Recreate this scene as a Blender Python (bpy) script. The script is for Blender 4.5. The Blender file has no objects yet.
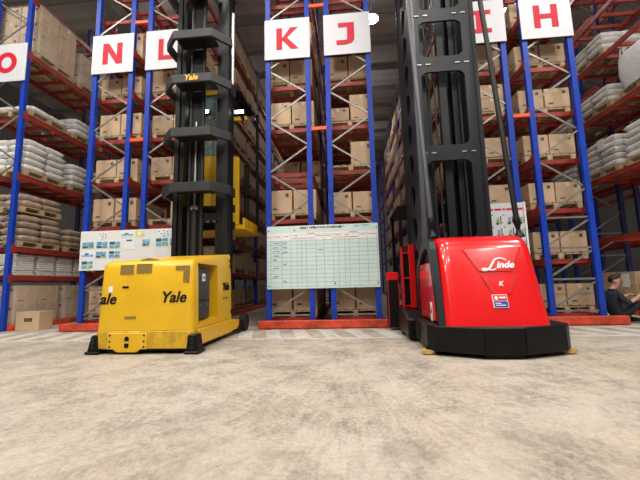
import bpy, bmesh, math, random
from mathutils import Vector, Matrix, noise
random.seed(7)
C = bpy.context.scene.collection
PI = math.pi

# ------------------------------------------------------------------ materials
def nodes(name):
    m = bpy.data.materials.new(name); m.use_nodes = True
    nt = m.node_tree
    return m, nt, nt.nodes['Principled BSDF']

def mix_color(nt, fac, a, b):
    n = nt.nodes.new('ShaderNodeMix'); n.data_type = 'RGBA'
    for sock, v in ((n.inputs[0], fac), (n.inputs[6], a), (n.inputs[7], b)):
        if hasattr(v, 'is_output'): nt.links.new(v, sock)
        elif isinstance(v, (int, float)): sock.default_value = v
        else: sock.default_value = (*v, 1)
    return n.outputs[2]

def noise_fac(nt, scale, detail=4, rough=.6, coord='Object', lo=.35, hi=.65, stretch=None):
    tc = nt.nodes.new('ShaderNodeTexCoord'); src = tc.outputs[coord]
    if stretch:
        mp = nt.nodes.new('ShaderNodeMapping'); mp.inputs['Scale'].default_value = stretch
        nt.links.new(src, mp.inputs[0]); src = mp.outputs[0]
    n = nt.nodes.new('ShaderNodeTexNoise'); n.inputs['Scale'].default_value = scale
    n.inputs['Detail'].default_value = detail; n.inputs['Roughness'].default_value = rough
    nt.links.new(src, n.inputs['Vector'])
    r = nt.nodes.new('ShaderNodeMapRange'); r.inputs[1].default_value = lo; r.inputs[2].default_value = hi
    nt.links.new(n.outputs['Fac'], r.inputs[0])
    return r.outputs[0]

def mat(name, col, rough=.5, metal=0, vary=.12, scale=6, coat=0, spec=.5, emit=None, alpha=1, obj_rand=0, bump=0):
    m, nt, b = nodes(name)
    dark = tuple(c*(1-vary) for c in col); light = tuple(min(1, c*(1+vary)) for c in col)
    out = mix_color(nt, noise_fac(nt, scale), dark, light)
    if obj_rand:
        oi = nt.nodes.new('ShaderNodeObjectInfo')
        h = nt.nodes.new('ShaderNodeHueSaturation')
        mr = nt.nodes.new('ShaderNodeMapRange'); mr.inputs[3].default_value = 1-obj_rand; mr.inputs[4].default_value = 1+obj_rand
        nt.links.new(oi.outputs['Random'], mr.inputs[0]); nt.links.new(mr.outputs[0], h.inputs['Value'])
        nt.links.new(out, h.inputs['Color']); out = h.outputs[0]
    nt.links.new(out, b.inputs['Base Color'])
    b.inputs['Roughness'].default_value = rough; b.inputs['Metallic'].default_value = metal
    b.inputs['Coat Weight'].default_value = coat; b.inputs['Coat Roughness'].default_value = .06
    b.inputs['Specular IOR Level'].default_value = spec
    if bump:
        bp = nt.nodes.new('ShaderNodeBump'); bp.inputs['Strength'].default_value = bump; bp.inputs['Distance'].default_value = .02
        nt.links.new(noise_fac(nt, scale*2.5, 5), bp.inputs['Height']); nt.links.new(bp.outputs[0], b.inputs['Normal'])
    if alpha < 1: b.inputs['Alpha'].default_value = alpha
    if emit:
        b.inputs['Emission Color'].default_value = (*emit[:3], 1); b.inputs['Emission Strength'].default_value = emit[3]
    return m

M = dict(
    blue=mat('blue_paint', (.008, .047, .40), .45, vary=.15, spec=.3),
    blue_shaded=mat('shaded_blue_paint', (.02, .035, .13), .5),  # same blue paint with shade put into the colour, for frames further in
    beam=mat('beam_red_paint', (.32, .036, .026), .5, vary=.25, scale=3),
    orange=mat('orange_paint', (.75, .11, .04), .45),
    guard=mat('guard_red_paint', (.55, .06, .025), .45, vary=.35, scale=5),
    galv=mat('galvanised_steel', (.26, .255, .24), .42, .5, vary=.15),
    carton=mat('cardboard', (.53, .37, .235), .8, vary=.07, scale=4, obj_rand=.16),
    tape=mat('parcel_tape', (.62, .48, .33), .35, vary=.05),
    print=mat('carton_print', (.10, .075, .06), .8),
    pallet=mat('pallet_wood', (.45, .33, .195), .8, vary=.25, scale=9, obj_rand=.2),
    sackw=mat('white_sack_plastic', (.80, .79, .77), .33, vary=.12, scale=7, bump=.35, obj_rand=.1),
    sackb=mat('tan_sack_paper', (.40, .31, .24), .45, vary=.2, scale=7, bump=.35, obj_rand=.15),
    bundle=mat('white_paper_bundle', (.74, .73, .70), .6, vary=.1, scale=15, bump=.3),
    bagw=mat('bulk_bag_fabric', (.72, .73, .75), .6, vary=.06, bump=.3),
    yellow=mat('yellow_paint', (.76, .445, .012), .38, vary=.05, scale=3, coat=.15),
    yellowd=mat('worn_yellow_paint', (.62, .37, .015), .5, vary=.22, scale=9),
    black=mat('black_paint', (.0045, .0045, .005), .42, vary=.2, spec=.22),
    blackm=mat('black_matte', (.005, .005, .006), .7, spec=.2),
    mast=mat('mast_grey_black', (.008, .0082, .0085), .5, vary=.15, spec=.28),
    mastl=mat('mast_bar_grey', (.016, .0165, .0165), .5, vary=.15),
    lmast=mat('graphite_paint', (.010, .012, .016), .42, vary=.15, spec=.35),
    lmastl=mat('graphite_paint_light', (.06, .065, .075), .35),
    steel=mat('bright_steel', (.40, .40, .40), .4, .9),
    vent=mat('olive_vent_mesh', (.24, .155, .035), .7, vary=.3, scale=60),
    batt=mat('battery_grey', (.035, .039, .04), .5),
    rubber=mat('rubber', (.018, .018, .018), .75),
    lred=mat('red_gloss_paint', (.72, .006, .008), .22, vary=.03, scale=2, coat=.8),
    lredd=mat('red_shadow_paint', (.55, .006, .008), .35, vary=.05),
    white=mat('white_print', (.86, .86, .86), .5, vary=.02),
    pink=mat('pale_print', (.85, .70, .70), .5, vary=.02),
    sblue=mat('blue_print', (.02, .05, .35), .5),
    signw=mat('sign_white', (.66, .66, .70), .45, vary=.02, scale=2),
    signr=mat('sign_red', (.60, .004, .028), .65, vary=.02),
    boardg=mat('pale_green_board', (.66, .82, .79), .16, vary=.04, scale=1.5),
    boardw=mat('white_board', (.80, .80, .78), .35, vary=.03),
    line=mat('grid_ink', (.26, .34, .36), .6),
    ink=mat('black_ink', (.008, .008, .010), .7, spec=.2),
    redink=mat('red_ink', (.55, .05, .05), .6),
    photo_blue=mat('photo_blue', (.16, .42, .68), .4, vary=.5, scale=14),
    photo_green=mat('photo_green', (.28, .42, .22), .4, vary=.6, scale=18),
    photo_dark=mat('photo_dark', (.06, .12, .16), .4, vary=.6, scale=20),
    paper=mat('paper', (.80, .84, .86), .5, vary=.03),
    paper_yellow=mat('paper_yellow', (.80, .74, .25), .5, vary=.1),
    tan=mat('tan_plastic', (.55, .33, .10), .5),
    navy=mat('navy_cloth', (.012, .014, .024), .85, vary=.3, scale=20),
    skin=mat('skin', (.46, .25, .17), .5, vary=.08, scale=10),
    hair=mat('dark_hair', (.012, .010, .009), .6),
    shoe=mat('black_shoe', (.012, .012, .012), .5),
    shoew=mat('pale_sole', (.55, .55, .55), .6),
    lampglass=mat('lamp_glass', (1, 1, 1), .3, emit=(1, .97, .92, 30)),
    worklight=mat('work_light', (1, 1, 1), .3, emit=(.9, 1, .95, 9)),
    lampbody=mat('lamp_housing', (.4, .4, .4), .4, .5),
    wall=mat('wall_sheet', (.32, .31, .30), .6, vary=.1),
    purlin=mat('purlin_grey', (.30, .285, .27), .5),
    ceil=mat('ceiling_sheet', (.55, .52, .51), .55, vary=.08, scale=1),
)
def film():
    m, nt, b = nodes('stretch_film')
    b.inputs['Base Color'].default_value = (.75, .77, .78, 1)
    b.inputs['Roughness'].default_value = .14
    fac = noise_fac(nt, 5, 4, .6, lo=.4, hi=.75, stretch=(1, 1, .35))
    r = nt.nodes.new('ShaderNodeMapRange'); r.inputs[3].default_value = .06; r.inputs[4].default_value = .42
    nt.links.new(fac, r.inputs[0]); nt.links.new(r.outputs[0], b.inputs['Alpha'])
    bp = nt.nodes.new('ShaderNodeBump'); bp.inputs['Strength'].default_value = .6; bp.inputs['Distance'].default_value = .03
    nt.links.new(fac, bp.inputs['Height']); nt.links.new(bp.outputs[0], b.inputs['Normal'])
    return m
M['film'] = film()
def cabglass():
    m, nt, b = nodes('cab_glass')
    b.inputs['Base Color'].default_value = (.35, .6, .6, 1); b.inputs['Roughness'].default_value = .05
    b.inputs['Alpha'].default_value = .25
    return m
M['glass'] = cabglass()
def concrete():
    m, nt, b = nodes('worn_concrete')
    N = nt.nodes.new; L = nt.links.new
    f1 = noise_fac(nt, .9, 5, .6, lo=.36, hi=.64)
    f2 = noise_fac(nt, 2.4, 10, .78, lo=.36, hi=.55, stretch=(1, .8, 1))
    f3 = noise_fac(nt, 20, 12, .85, lo=.42, hi=.62, stretch=(1, .75, 1))
    f4 = noise_fac(nt, 1.5, 10, .78, lo=.5, hi=.66)
    f5 = noise_fac(nt, 55, 6, .8, lo=.5, hi=.7, stretch=(1, .6, 1))
    c = mix_color(nt, f1, (.46, .37, .265), (.54, .485, .41))
    c = mix_color(nt, f2, (.20, .168, .13), c)
    h = N('ShaderNodeMath'); h.operation = 'MULTIPLY'; h.inputs[1].default_value = .75; L(f3, h.inputs[0])
    c = mix_color(nt, h.outputs[0], c, (.62, .57, .49))
    h4 = N('ShaderNodeMath'); h4.operation = 'MULTIPLY'; h4.inputs[1].default_value = .5; L(f4, h4.inputs[0])
    c = mix_color(nt, h4.outputs[0], c, (.20, .185, .165))
    h5 = N('ShaderNodeMath'); h5.operation = 'MULTIPLY'; h5.inputs[1].default_value = .4; L(f5, h5.inputs[0])
    c = mix_color(nt, h5.outputs[0], c, (.17, .14, .11))
    # faded walkway marking painted in front of the racks: one line and worn hatching
    tc = N('ShaderNodeTexCoord'); sp = N('ShaderNodeSeparateXYZ'); L(tc.outputs['Object'], sp.inputs[0])
    def math_(op, a, bb):
        n = N('ShaderNodeMath'); n.operation = op
        for i, v in enumerate((a, bb)):
            if hasattr(v, 'is_output'): L(v, n.inputs[i])
            else: n.inputs[i].default_value = v
        return n.outputs[0]
    X, Y = sp.outputs[0], sp.outputs[1]
    band = math_('MULTIPLY', math_('GREATER_THAN', Y, 5.72), math_('LESS_THAN', Y, 6.72))
    sk = math_('ADD', X, math_('MULTIPLY', Y, .25))
    st = math_('LESS_THAN', math_('FRACT', math_('MULTIPLY', sk, 2.0), 0), .5)
    hat = math_('MULTIPLY', band, st)
    ln = math_('MULTIPLY', math_('GREATER_THAN', Y, 5.60), math_('LESS_THAN', Y, 5.70))
    mk = math_('MAXIMUM', hat, ln)
    wear = noise_fac(nt, 5, 8, .75, lo=.3, hi=.5)
    mk = math_('MULTIPLY', mk, math_('MULTIPLY', wear, .6))
    c = mix_color(nt, mk, c, (.74, .73, .70))
    L(c, b.inputs['Base Color'])
    rr = N('ShaderNodeMapRange'); rr.inputs[3].default_value = .42; rr.inputs[4].default_value = .7
    L(f2, rr.inputs[0]); L(rr.outputs[0], b.inputs['Roughness'])
    b.inputs['Specular IOR Level'].default_value = .4
    bp = N('ShaderNodeBump'); bp.inputs['Strength'].default_value = .5; bp.inputs['Distance'].default_value = .012
    L(f3, bp.inputs['Height']); L(bp.outputs[0], b.inputs['Normal'])
    return m
M['floor'] = concrete()

# ------------------------------------------------------------------ mesh helpers
def wl(o):
    v = Vector((0, 0, 0))
    while o is not None: v += o.location; o = o.parent
    return v

class MB:
    def __init__(s): s.v, s.f, s.m = [], [], []
    def add(s, vs, fs, m=0):
        k = len(s.v); s.v += [Vector(p) for p in vs]
        s.f += [tuple(i+k for i in f) for f in fs]; s.m += [m]*len(fs)
        return s
    def box(s, x0, x1, y0, y1, z0, z1, m=0):
        vs = [(x, y, z) for z in (z0, z1) for y in (y0, y1) for x in (x0, x1)]
        return s.add(vs, [(0, 2, 3, 1), (4, 5, 7, 6), (0, 1, 5, 4), (1, 3, 7, 5), (3, 2, 6, 7), (2, 0, 4, 6)], m)
    def bar(s, p0, p1, w, h, m=0, up=(0, 0, 1)):
        p0, p1 = Vector(p0), Vector(p1); d = (p1-p0).normalized(); u = Vector(up)
        if abs(d.dot(u)) > .98: u = Vector((0, 1, 0))
        a = d.cross(u).normalized()*w/2; b = a.cross(d).normalized()*h/2
        vs = [p+i*a+j*b for p in (p0, p1) for j in (-1, 1) for i in (-1, 1)]
        return s.add(vs, [(0, 1, 3, 2), (4, 6, 7, 5), (0, 4, 5, 1), (1, 5, 7, 3), (3, 7, 6, 2), (2, 6, 4, 0)], m)
    def loft(s, rings, m=0, cap=True, closed=True):
        n = len(rings[0]); vs = [p for r in rings for p in r]; fs = []
        for i in range(len(rings)-1):
            for j in range(n if closed else n-1):
                a, b = i*n+j, i*n+(j+1) % n
                fs.append((a, b, b+n, a+n))
        if cap: fs += [tuple(range(n-1, -1, -1)), tuple(range((len(rings)-1)*n, len(rings)*n))]
        return s.add(vs, fs, m)
    def prism(s, pts, axis, a0, a1, m=0):
        def P(p, a): return {'x': (a, p[0], p[1]), 'y': (p[0], a, p[1]), 'z': (p[0], p[1], a)}[axis]
        return s.loft([[P(p, a0) for p in pts], [P(p, a1) for p in pts]], m)
    def tube(s, pts, r, n=10, m=0):
        pts = [Vector(p) for p in pts]; rings = []
        for i, p in enumerate(pts):
            d = (pts[min(i+1, len(pts)-1)]-pts[max(i-1, 0)]).normalized()
            u = Vector((0, 0, 1)) if abs(d.z) < .9 else Vector((1, 0, 0))
            a = d.cross(u).normalized(); b = a.cross(d)
            rr = r[i] if isinstance(r, (list, tuple)) else r
            rings.append([p+rr*(math.cos(2*PI*k/n)*a+math.sin(2*PI*k/n)*b) for k in range(n)])
        return s.loft(rings, m)
    def ring(s, c, axis, r0, r1, a0, a1, n=20, m=0):     # annulus extruded along an axis
        def P(r, t, a):
            x, y = r*math.cos(t), r*math.sin(t)
            return Vector(c)+Vector({'x': (a, x, y), 'y': (x, a, y), 'z': (x, y, a)}[axis])
        return s.loft([[P(r, 2*PI*k/n, a) for k in range(n)] for r, a in ((r0, a0), (r1, a0), (r1, a1), (r0, a1), (r0, a0))], m, cap=False)
    def mesh(s, name, mats, origin=(0, 0, 0), bevel=0, smooth=None, seg=1):
        me = bpy.data.meshes.new(name); o = Vector(origin)
        me.from_pydata([p-o for p in s.v], [], s.f)
        for mm in (mats if isinstance(mats, (list, tuple)) else [mats]): me.materials.append(mm)
        me.polygons.foreach_set('material_index', s.m)
        bm = bmesh.new(); bm.from_mesh(me)
        bmesh.ops.recalc_face_normals(bm, faces=bm.faces)
        if bevel:
            es = [e for e in bm.edges if len(e.link_faces) == 2 and e.calc_face_angle(0) > .6]
            bmesh.ops.bevel(bm, geom=es, offset=bevel, segments=seg, affect='EDGES', clamp_overlap=True)
        bm.to_mesh(me); bm.free()
        if smooth is not None:
            me.polygons.foreach_set('use_smooth', [True]*len(me.polygons))
            me.set_sharp_from_angle(angle=math.radians(smooth))
        return me
    def build(s, name, mats, parent=None, origin=None, **kw):
        o = wl(parent) if parent is not None else Vector(origin or (0, 0, 0))
        ob = bpy.data.objects.new(name, s.mesh(name, mats, o, **kw)); C.objects.link(ob)
        if parent is not None: ob.parent = parent
        elif origin: ob.location = origin
        return ob

def tag(o, label, cat, group=None, kind=None):
    if label: o['label'] = label
    if cat: o['category'] = cat
    if group: o['group'] = group
    if kind: o['kind'] = kind
    return o
def thing(name, label, cat, loc, group=None):
    o = bpy.data.objects.new(name, None); C.objects.link(o); o.location = loc
    o.empty_display_size = .2
    return tag(o, label, cat, group)
def struct(o): o['kind'] = 'structure'; return o

def text_mesh(body, size, mtx, mats, name, parent, bold=.0, shear=0, align='CENTER', depth=.004):
    cu = bpy.data.curves.new(name, 'FONT'); cu.body = body; cu.size = size; cu.shear = shear
    cu.offset = bold; cu.extrude = depth; cu.align_x = align; cu.align_y = 'CENTER'; cu.resolution_u = 4
    to = bpy.data.objects.new(name+'_curve', cu); C.objects.link(to)
    me = bpy.data.meshes.new_from_object(to.evaluated_get(bpy.context.evaluated_depsgraph_get()))
    bpy.data.objects.remove(to)
    me.transform(Matrix.Translation(-wl(parent)) @ mtx)
    me.materials.clear(); me.materials.append(mats); me.name = name
    o = bpy.data.objects.new(name, me); C.objects.link(o); o.parent = parent
    return o
def face_front(p): return Matrix.Translation(p) @ Matrix.Rotation(PI/2, 4, 'X')          # reads towards -Y
def face_right(p): return Matrix.Translation(p) @ Matrix.Rotation(PI/2, 4, 'Z') @ Matrix.Rotation(PI/2, 4, 'X')   # reads towards +X

# ------------------------------------------------------------------ camera
cam = bpy.data.objects.new('camera', bpy.data.cameras.new('camera')); C.objects.link(cam)
F, PITCH, YAW, ROLL, H = 343.2, math.radians(7.28), math.radians(5.01), math.radians(1.36), .869
fw = Vector((-math.sin(YAW)*math.cos(PITCH), math.cos(YAW)*math.cos(PITCH), math.sin(PITCH)))
rt = Vector((math.cos(YAW), math.sin(YAW), 0)); up = rt.cross(fw)
ra = math.cos(ROLL)*rt-math.sin(ROLL)*up; ub = math.cos(ROLL)*up+math.sin(ROLL)*rt
cam.matrix_world = Matrix(((ra.x, ub.x, -fw.x, 0), (ra.y, ub.y, -fw.y, 0), (ra.z, ub.z, -fw.z, H), (0, 0, 0, 1)))
cam.data.sensor_fit = 'HORIZONTAL'; cam.data.sensor_width = 36; cam.data.lens = 36*F/640
cam.data.clip_start = .05; cam.data.clip_end = 200
bpy.context.scene.camera = cam
def in_view(p, pad=10):          # is a point of the hall inside the photographed field of view
    q = Vector(p)-Vector((0, 0, H)); z = q.dot(fw)
    if z < .2: return False
    u, v = 320+F*q.dot(ra)/z, 240-F*q.dot(ub)/z
    return -pad < u < 640+pad and -pad < v < 480+pad

# ------------------------------------------------------------------ setting
struct(MB().box(-18, 18, -9, 33, -.2, 0).build('floor', M['floor']))
cb = MB()
n = 140
rings = []
for k in range(n+1):                       # corrugated roof sheet
    y = -9+42*k/n; z = 12.0+(.05 if k % 2 else 0)
    rings.append([(-18, y, z), (18, y, z)])
cb.loft(rings, cap=False, closed=False)
struct(cb.build('ceiling', M['ceil']))
for i, y in enumerate([k*1.9-8 for k in range(22)]):
    struct(MB().box(-18, 18, y-.04, y+.04, 11.75, 11.97).build('trim_%d' % (i+1), M['purlin']))
for i, x in enumerate((-9, -4.6, 3.0, 9)):
    struct(MB().box(x-.1, x+.1, -9, 33, 11.4, 11.74).build('trim_%d' % (i+31), M['purlin']))
wb = MB().box(-18, 18, 32.8, 33, 0, 12)
for k in range(60): wb.box(-18+k*.6, -17.8+k*.6, 32.77, 32.8, 0, 12)
struct(wb.build('wall_back', M['wall']))
struct(MB().box(-18.2, -18, -9, 33, 0, 12).build('wall_left', M['wall']))
struct(MB().box(18, 18.2, -9, 33, 0, 12).build('wall_right', M['wall']))

# ------------------------------------------------------------------ racks
PW = .105; RD = 1.0; Y0 = 7.0; BAY = 2.9
LEV = [.19, 1.25, 2.28, 3.32, 4.35, 5.38, 6.42, 7.45, 8.48]
LEVO = [1.22, 1.88, 3.58, 5.08, 6.62, 8.1]
LEVG = [1.87, 3.42, 5.05, 6.45, 7.6, 8.7]
RH = 9.6
def make_rack(letter, x0, outer, levels, y0=Y0, bays=3, rails=(1, 1), label='', lower='outer', rail_y=0, first=0, face=0):
    x1 = x0+RD
    t = thing('pallet_rack', label, 'rack', (x0+RD/2, y0, 0), 'pallet racks of the warehouse')
    xo, xi = (x0+PW/2, x1-PW/2) if outer == 'left' else (x1-PW/2, x0+PW/2)
    for k in range(first, bays+1):
        y = y0+k*BAY
        def post(mb, xa):
            mb.box(xa, xa+PW, y, y+.012, .02, RH); mb.box(xa, xa+.012, y+.012, y+.085, .02, RH); mb.box(xa+PW-.012, xa+PW, y+.012, y+.085, .02, RH)
            mb.box(xa-.02, xa+PW+.02, y-.02, y+.1, 0, .02)
        def braces():
            out = []
            ya = y+.05
            hs = [.25, .85, 1.45, 2.05]
            for z in hs: out.append(((xo, ya, z), (xi, ya, z)))
            for z in hs[:3]:
                out.append(((xo, ya, z+.03), (xi, ya, z+.57)) if lower == 'outer' else ((xi, ya, z+.03), (xo, ya, z+.57)))
            z = 2.05; a, b = (xo, xi) if lower == 'outer' else (xi, xo); j = 0
            while z+.6 < RH:
                yb = ya-.012 if j % 2 == 0 else ya+.02
                out.append(((a, yb, z), (b, yb, z+.6))); a, b = b, a; z += .6; j += 1
            return out
        if k <= 1:
            fr = bpy.data.objects.new('upright_frame', None); C.objects.link(fr); fr.parent = t; fr.location = (0, k*BAY, 0)
            for xa in (x0, x1-PW):
                m = MB(); post(m, xa); m.build('post', M['blue'] if k == 0 and letter != 'G' else M['blue_shaded'], fr)
            for p, q in braces(): MB().bar(p, q, .036, .018, up=(0, 1, 0)).build('brace', M['galv'], fr)
        else:
            m = MB()
            for xa in (x0, x1-PW): post(m, xa)
            for p, q in braces(): m.bar(p, q, .036, .018, 1, up=(0, 1, 0))
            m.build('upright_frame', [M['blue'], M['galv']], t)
    far = MB()
    for k in range(first, bays):
        ya, yb = y0+k*BAY+.09, y0+(k+1)*BAY
        for z in levels:
            for s, xa in ((-1, x0+.005), (1, x1-.055)):
                tgt = MB() if (k < 4) else far
                tgt.box(xa, xa+.05, ya, yb, z-.12, z)
                xc = x0-.008 if s < 0 else x1
                tgt.box(xc, xc+.008, ya-.07, ya+.02, z-.17, z+.03); tgt.box(xc, xc+.008, yb-.01, yb+.08, z-.17, z+.03)
                if tgt is not far: tgt.build('beam', M['beam'], t)
    if far.v: far.build('beam', M['beam'], t)['kind'] = 'stuff'
    for k in range(first, min(bays, first+1)):
        for z in levels:
            for yc in (.30, .76, 1.22, 1.68, 2.12, 2.56):
                y = y0+k*BAY+yc
                MB().box(x0+.055, x1-.055, y-.025, y+.025, z-.09, z-.002).build('support_bar', M['beam'], t)
    for s, on in zip((-1, 1), rails):
        if on:
            xa = x0-.12 if s < 0 else x1+.03
            MB().box(xa, xa+.09, y0+.05+rail_y, y0+bays*BAY, 0, .13).build('guide_rail', M['guard'], t, bevel=.01)
    return t
def onend(l): return 'blue and red pallet rack with the red letter %s on its end' % l
make_rack('O', -8.59, 'left', LEVO, bays=2, label=onend('O'), rails=(0, 1))
make_rack('N', -5.88, 'left', LEV, label=onend('N'), rails=(1, 0))
make_rack('L', -4.555, 'right', LEV, bays=7, label=onend('L'), rails=(0, 1))
make_rack('K', -1.745, 'left', LEV, label=onend('K'), rails=(1, 0))
make_rack('J', -.413, 'right', LEV, label=onend('J'), rails=(0, 1))
make_rack('I', 2.42, 'left', LEV, bays=7, label=onend('I'), rails=(1, 0), lower='inner')
make_rack('H', 3.75, 'right', LEV, label=onend('H'), rails=(0, 1), lower='inner', rail_y=.9)
make_rack('G', 6.5, 'left', LEVG, bays=3, label='pallet rack holding white sacks behind the seated person', rails=(1, 0), first=0)
make_rack('G', 7.83, 'left', LEVG, bays=2, label='pallet rack farthest right, behind the rack with the bulk bag', rails=(0, 0))

# row spacers between back-to-back racks
for a, xa, xb in (('N and L', -4.88, -4.555), ('K and J', -.745, -.413), ('I and H', 3.42, 3.75)):
    for z, w in ((4.2, 'lower'), (7.12, 'upper')):
        m = MB().box(xa+.002, xb-.002, 7.0, 7.05, z-.035, z+.035)
        m.box(xa+.002, xa+.01, 6.99, 7.07, z-.06, z+.06).box(xb-.01, xb-.002, 6.99, 7.07, z-.06, z+.06)
        tag(m.build('row_spacer', M['orange'], origin=((xa+xb)/2, 7.02, z)), '%s orange spacer bar joining the racks with signs %s' % (w, a), 'spacer', 'orange row spacers')

# floor guards in front of the rack ends
for lab, xa, xb in (('below the picture board and behind the yellow truck', -6.12, -3.56), ('below the pale green schedule board', -1.87, .73), ('beside the seated person behind the red truck', 2.2, 5.0)):
    t = thing('rack_end_guard', 'low red steel floor guard '+lab, 'guard', ((xa+xb)/2, 6.87, 0), 'red floor guards at the rack ends')
    MB().box(xa, xb, 6.80, 6.92, .012, .165).build('rail', M['guard'], t, bevel=.014)
    k = 0
    while xa+.2+k*.75 < xb:
        x = xa+.2+k*.75; k += 1
        MB().box(x-.08, x+.08, 6.77, 6.95, 0, .012).build('foot_plate', M['guard'], t)

# ------------------------------------------------------------------ signs
GLY = {
    'N': [[(0, 0), (.27, 0), (.27, 1), (0, 1)], [(.73, 0), (1, 0), (1, 1), (.73, 1)], [(0, 1), (.3, 1), (1, 0), (.7, 0)]],
    'L': [[(0, 0), (.3, 0), (.3, 1), (0, 1)], [(0, 0), (1, 0), (1, .2), (0, .2)]],
    'K': [[(0, 0), (.27, 0), (.27, 1), (0, 1)], [(.2, .52), (.42, .62), (1.04, 0), (.7, 0)], [(.2, .42), (.66, 1), (1, 1), (.36, .42)]],
    'J': [[(.52, .25), (.86, .25), (.86, 1), (.52, 1)], [(.1, .8), (.6, .8), (.6, 1), (.1, 1)],
          [(.0, 0), (.45, 0), (.5, .2), (0, .2)], [(.45, 0), (.72, .06), (.83, .16), (.86, .26), (.52, .26), (.48, .2)]],
    'I': [[(.33, 0), (.67, 0), (.67, 1), (.33, 1)], [(.02, 0), (.98, 0), (.98, .18), (.02, .18)], [(.02, .82), (.98, .82), (.98, 1), (.02, 1)]],
    'H': [[(0, 0), (.27, 0), (.27, 1), (0, 1)], [(.73, 0), (1, 0), (1, 1), (.73, 1)], [(.2, .4), (.8, .4), (.8, .6), (.2, .6)]],
}
for l, x0 in (('O', -8.59), ('N', -5.88), ('L', -4.555), ('K', -1.745), ('J', -.413), ('I', 2.42), ('H', 3.75)):
    t = thing('rack_sign', 'white square sign with the red letter %s high on a rack end' % l, 'sign', (x0+.5, 6.97, 5.85), 'lettered rack signs')
    MB().box(x0-.01, x0+1.01, 6.962, 6.978, 5.846, 6.816).build('panel', M['signw'], t)
    m = MB(); w, h = .48, .52; cx, cz = x0+.5, 6.33
    if l == 'O':
        n = 28
        def P(a, r, y): return (cx+.27*r*math.cos(a), y, cz+.27*(1 if r == 1 else r*1.12)*math.sin(a))
        R = [[P(2*PI*k/n, r, y) for k in range(n)] for r, y in ((1, 6.962), (1, 6.957), (.5, 6.957), (.5, 6.962), (1, 6.962))]
        m.loft(R, cap=False)
    else:
        if l == 'L': w = .40
        if l == 'J': w = .46
        for i, poly in enumerate(GLY[l]): m.prism([(cx+(px-.5)*w, cz+(pz-.5)*h) for px, pz in poly], 'y', 6.956-.0015*i, 6.9615)
    m.build('letter', M['signr'], t)
    for sx in (.05, .95):
        MB().box(x0+sx-.015, x0+sx+.015, 6.978, 6.999, 6.2, 6.45).build('bracket', M['galv'], t)

# ------------------------------------------------------------------ boards
X0, X1, Z0, Z1 = -1.72, .575, .78, 2.075; YB = 6.962
t = thing('schedule_board', 'wide pale green schedule board with a ruled grid, hung between signs K and J', 'board', ((X0+X1)/2, YB, Z0))
bw, bh = X1-X0, Z1-Z0
MB().box(X0, X1, YB, YB+.03, Z0, Z1).build('panel', M['boardg'], t, bevel=.004)
def bx(px): return X0+(px-67)/448*bw
def bz(py): return Z1-(py-62)/248*bh
MB().box(X0+.01, X1-.01, YB-.002, YB, bz(121), bz(91)).build('header_strip', M['white'], t)
MB().box(bx(217), bx(358), YB-.004, YB, bz(79), bz(64)).build('title_plate', M['white'], t)
text_mesh('DAILY OPERATION SCHEDULE', .062, face_front((bx(287), YB-.006, bz(71.5))), M['ink'], 'title_text', t, bold=.0022, depth=.001)
g = MB()
cols = [83, 128, 165, 190, 208, 228, 267, 300, 335, 357, 382, 400, 437, 472, 508]
for c in cols: g.box(bx(c)-.0028, bx(c)+.0028, YB-.003, YB, bz(304), bz(106 if c in (190, 208, 228, 357, 382, 400) else 97))
for k in range(12):
    z = bz(121+k*16.4); g.box(X0+.02, X1-.02, YB-.003, YB, z-.0022, z+.0022)
g.box(bx(165), bx(508), YB-.003, YB, bz(98)-.002, bz(98)+.002)
g.build('grid_lines', M['line'], t)
rr = random.Random(3)
for c0, c1, py in [(70, 80, 104), (92, 122, 104), (138, 156, 104), (178, 192, 103), (232, 262, 94), (270, 296, 104), (303, 330, 104), (340, 368, 103), (384, 398, 103), (402, 434, 94), (442, 466, 104), (476, 506, 104), (170, 186, 113), (193, 206, 113), (211, 226, 113), (232, 260, 113), (338, 352, 113), (360, 378, 113), (384, 398, 113), (404, 432, 113)]:
    x = c0; g = MB()
    while x < c1:
        w = rr.uniform(1.5, 3.5); g.box(bx(x), bx(min(c1, x+w)), YB-.004, YB-.002, bz(py+1.4), bz(py-1.4)); x += w+.8
    g.build('header_lettering', M['redink'], t)
                                             # handwriting
for c0, c1, py in [(92, 118, 130), (133, 150, 130), (92, 112, 147), (132, 150, 147), (92, 120, 163), (132, 153, 165), (93, 118, 180), (92, 108, 196), (132, 146, 214), (93, 116, 229), (274, 296, 160), (362, 384, 70), (92, 114, 262), (133, 147, 280), (420, 440, 71), (450, 480, 69)]:
    pts = [(bx(c0+(c1-c0)*i/12), YB-.003, bz(py+rr.uniform(-3, 3))) for i in range(13)]
    MB().tube(pts, .004, 4).build('handwritten_lettering', M['sblue'], t)
for c, py in ((75, 80), (508, 79), (75, 297), (507, 294), (340, 292), (181, 80)):
    MB().ring((bx(c), YB, bz(py)), 'y', .002, .014, -.006, 0, 10).build('screw', M['ink'], t)

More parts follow.
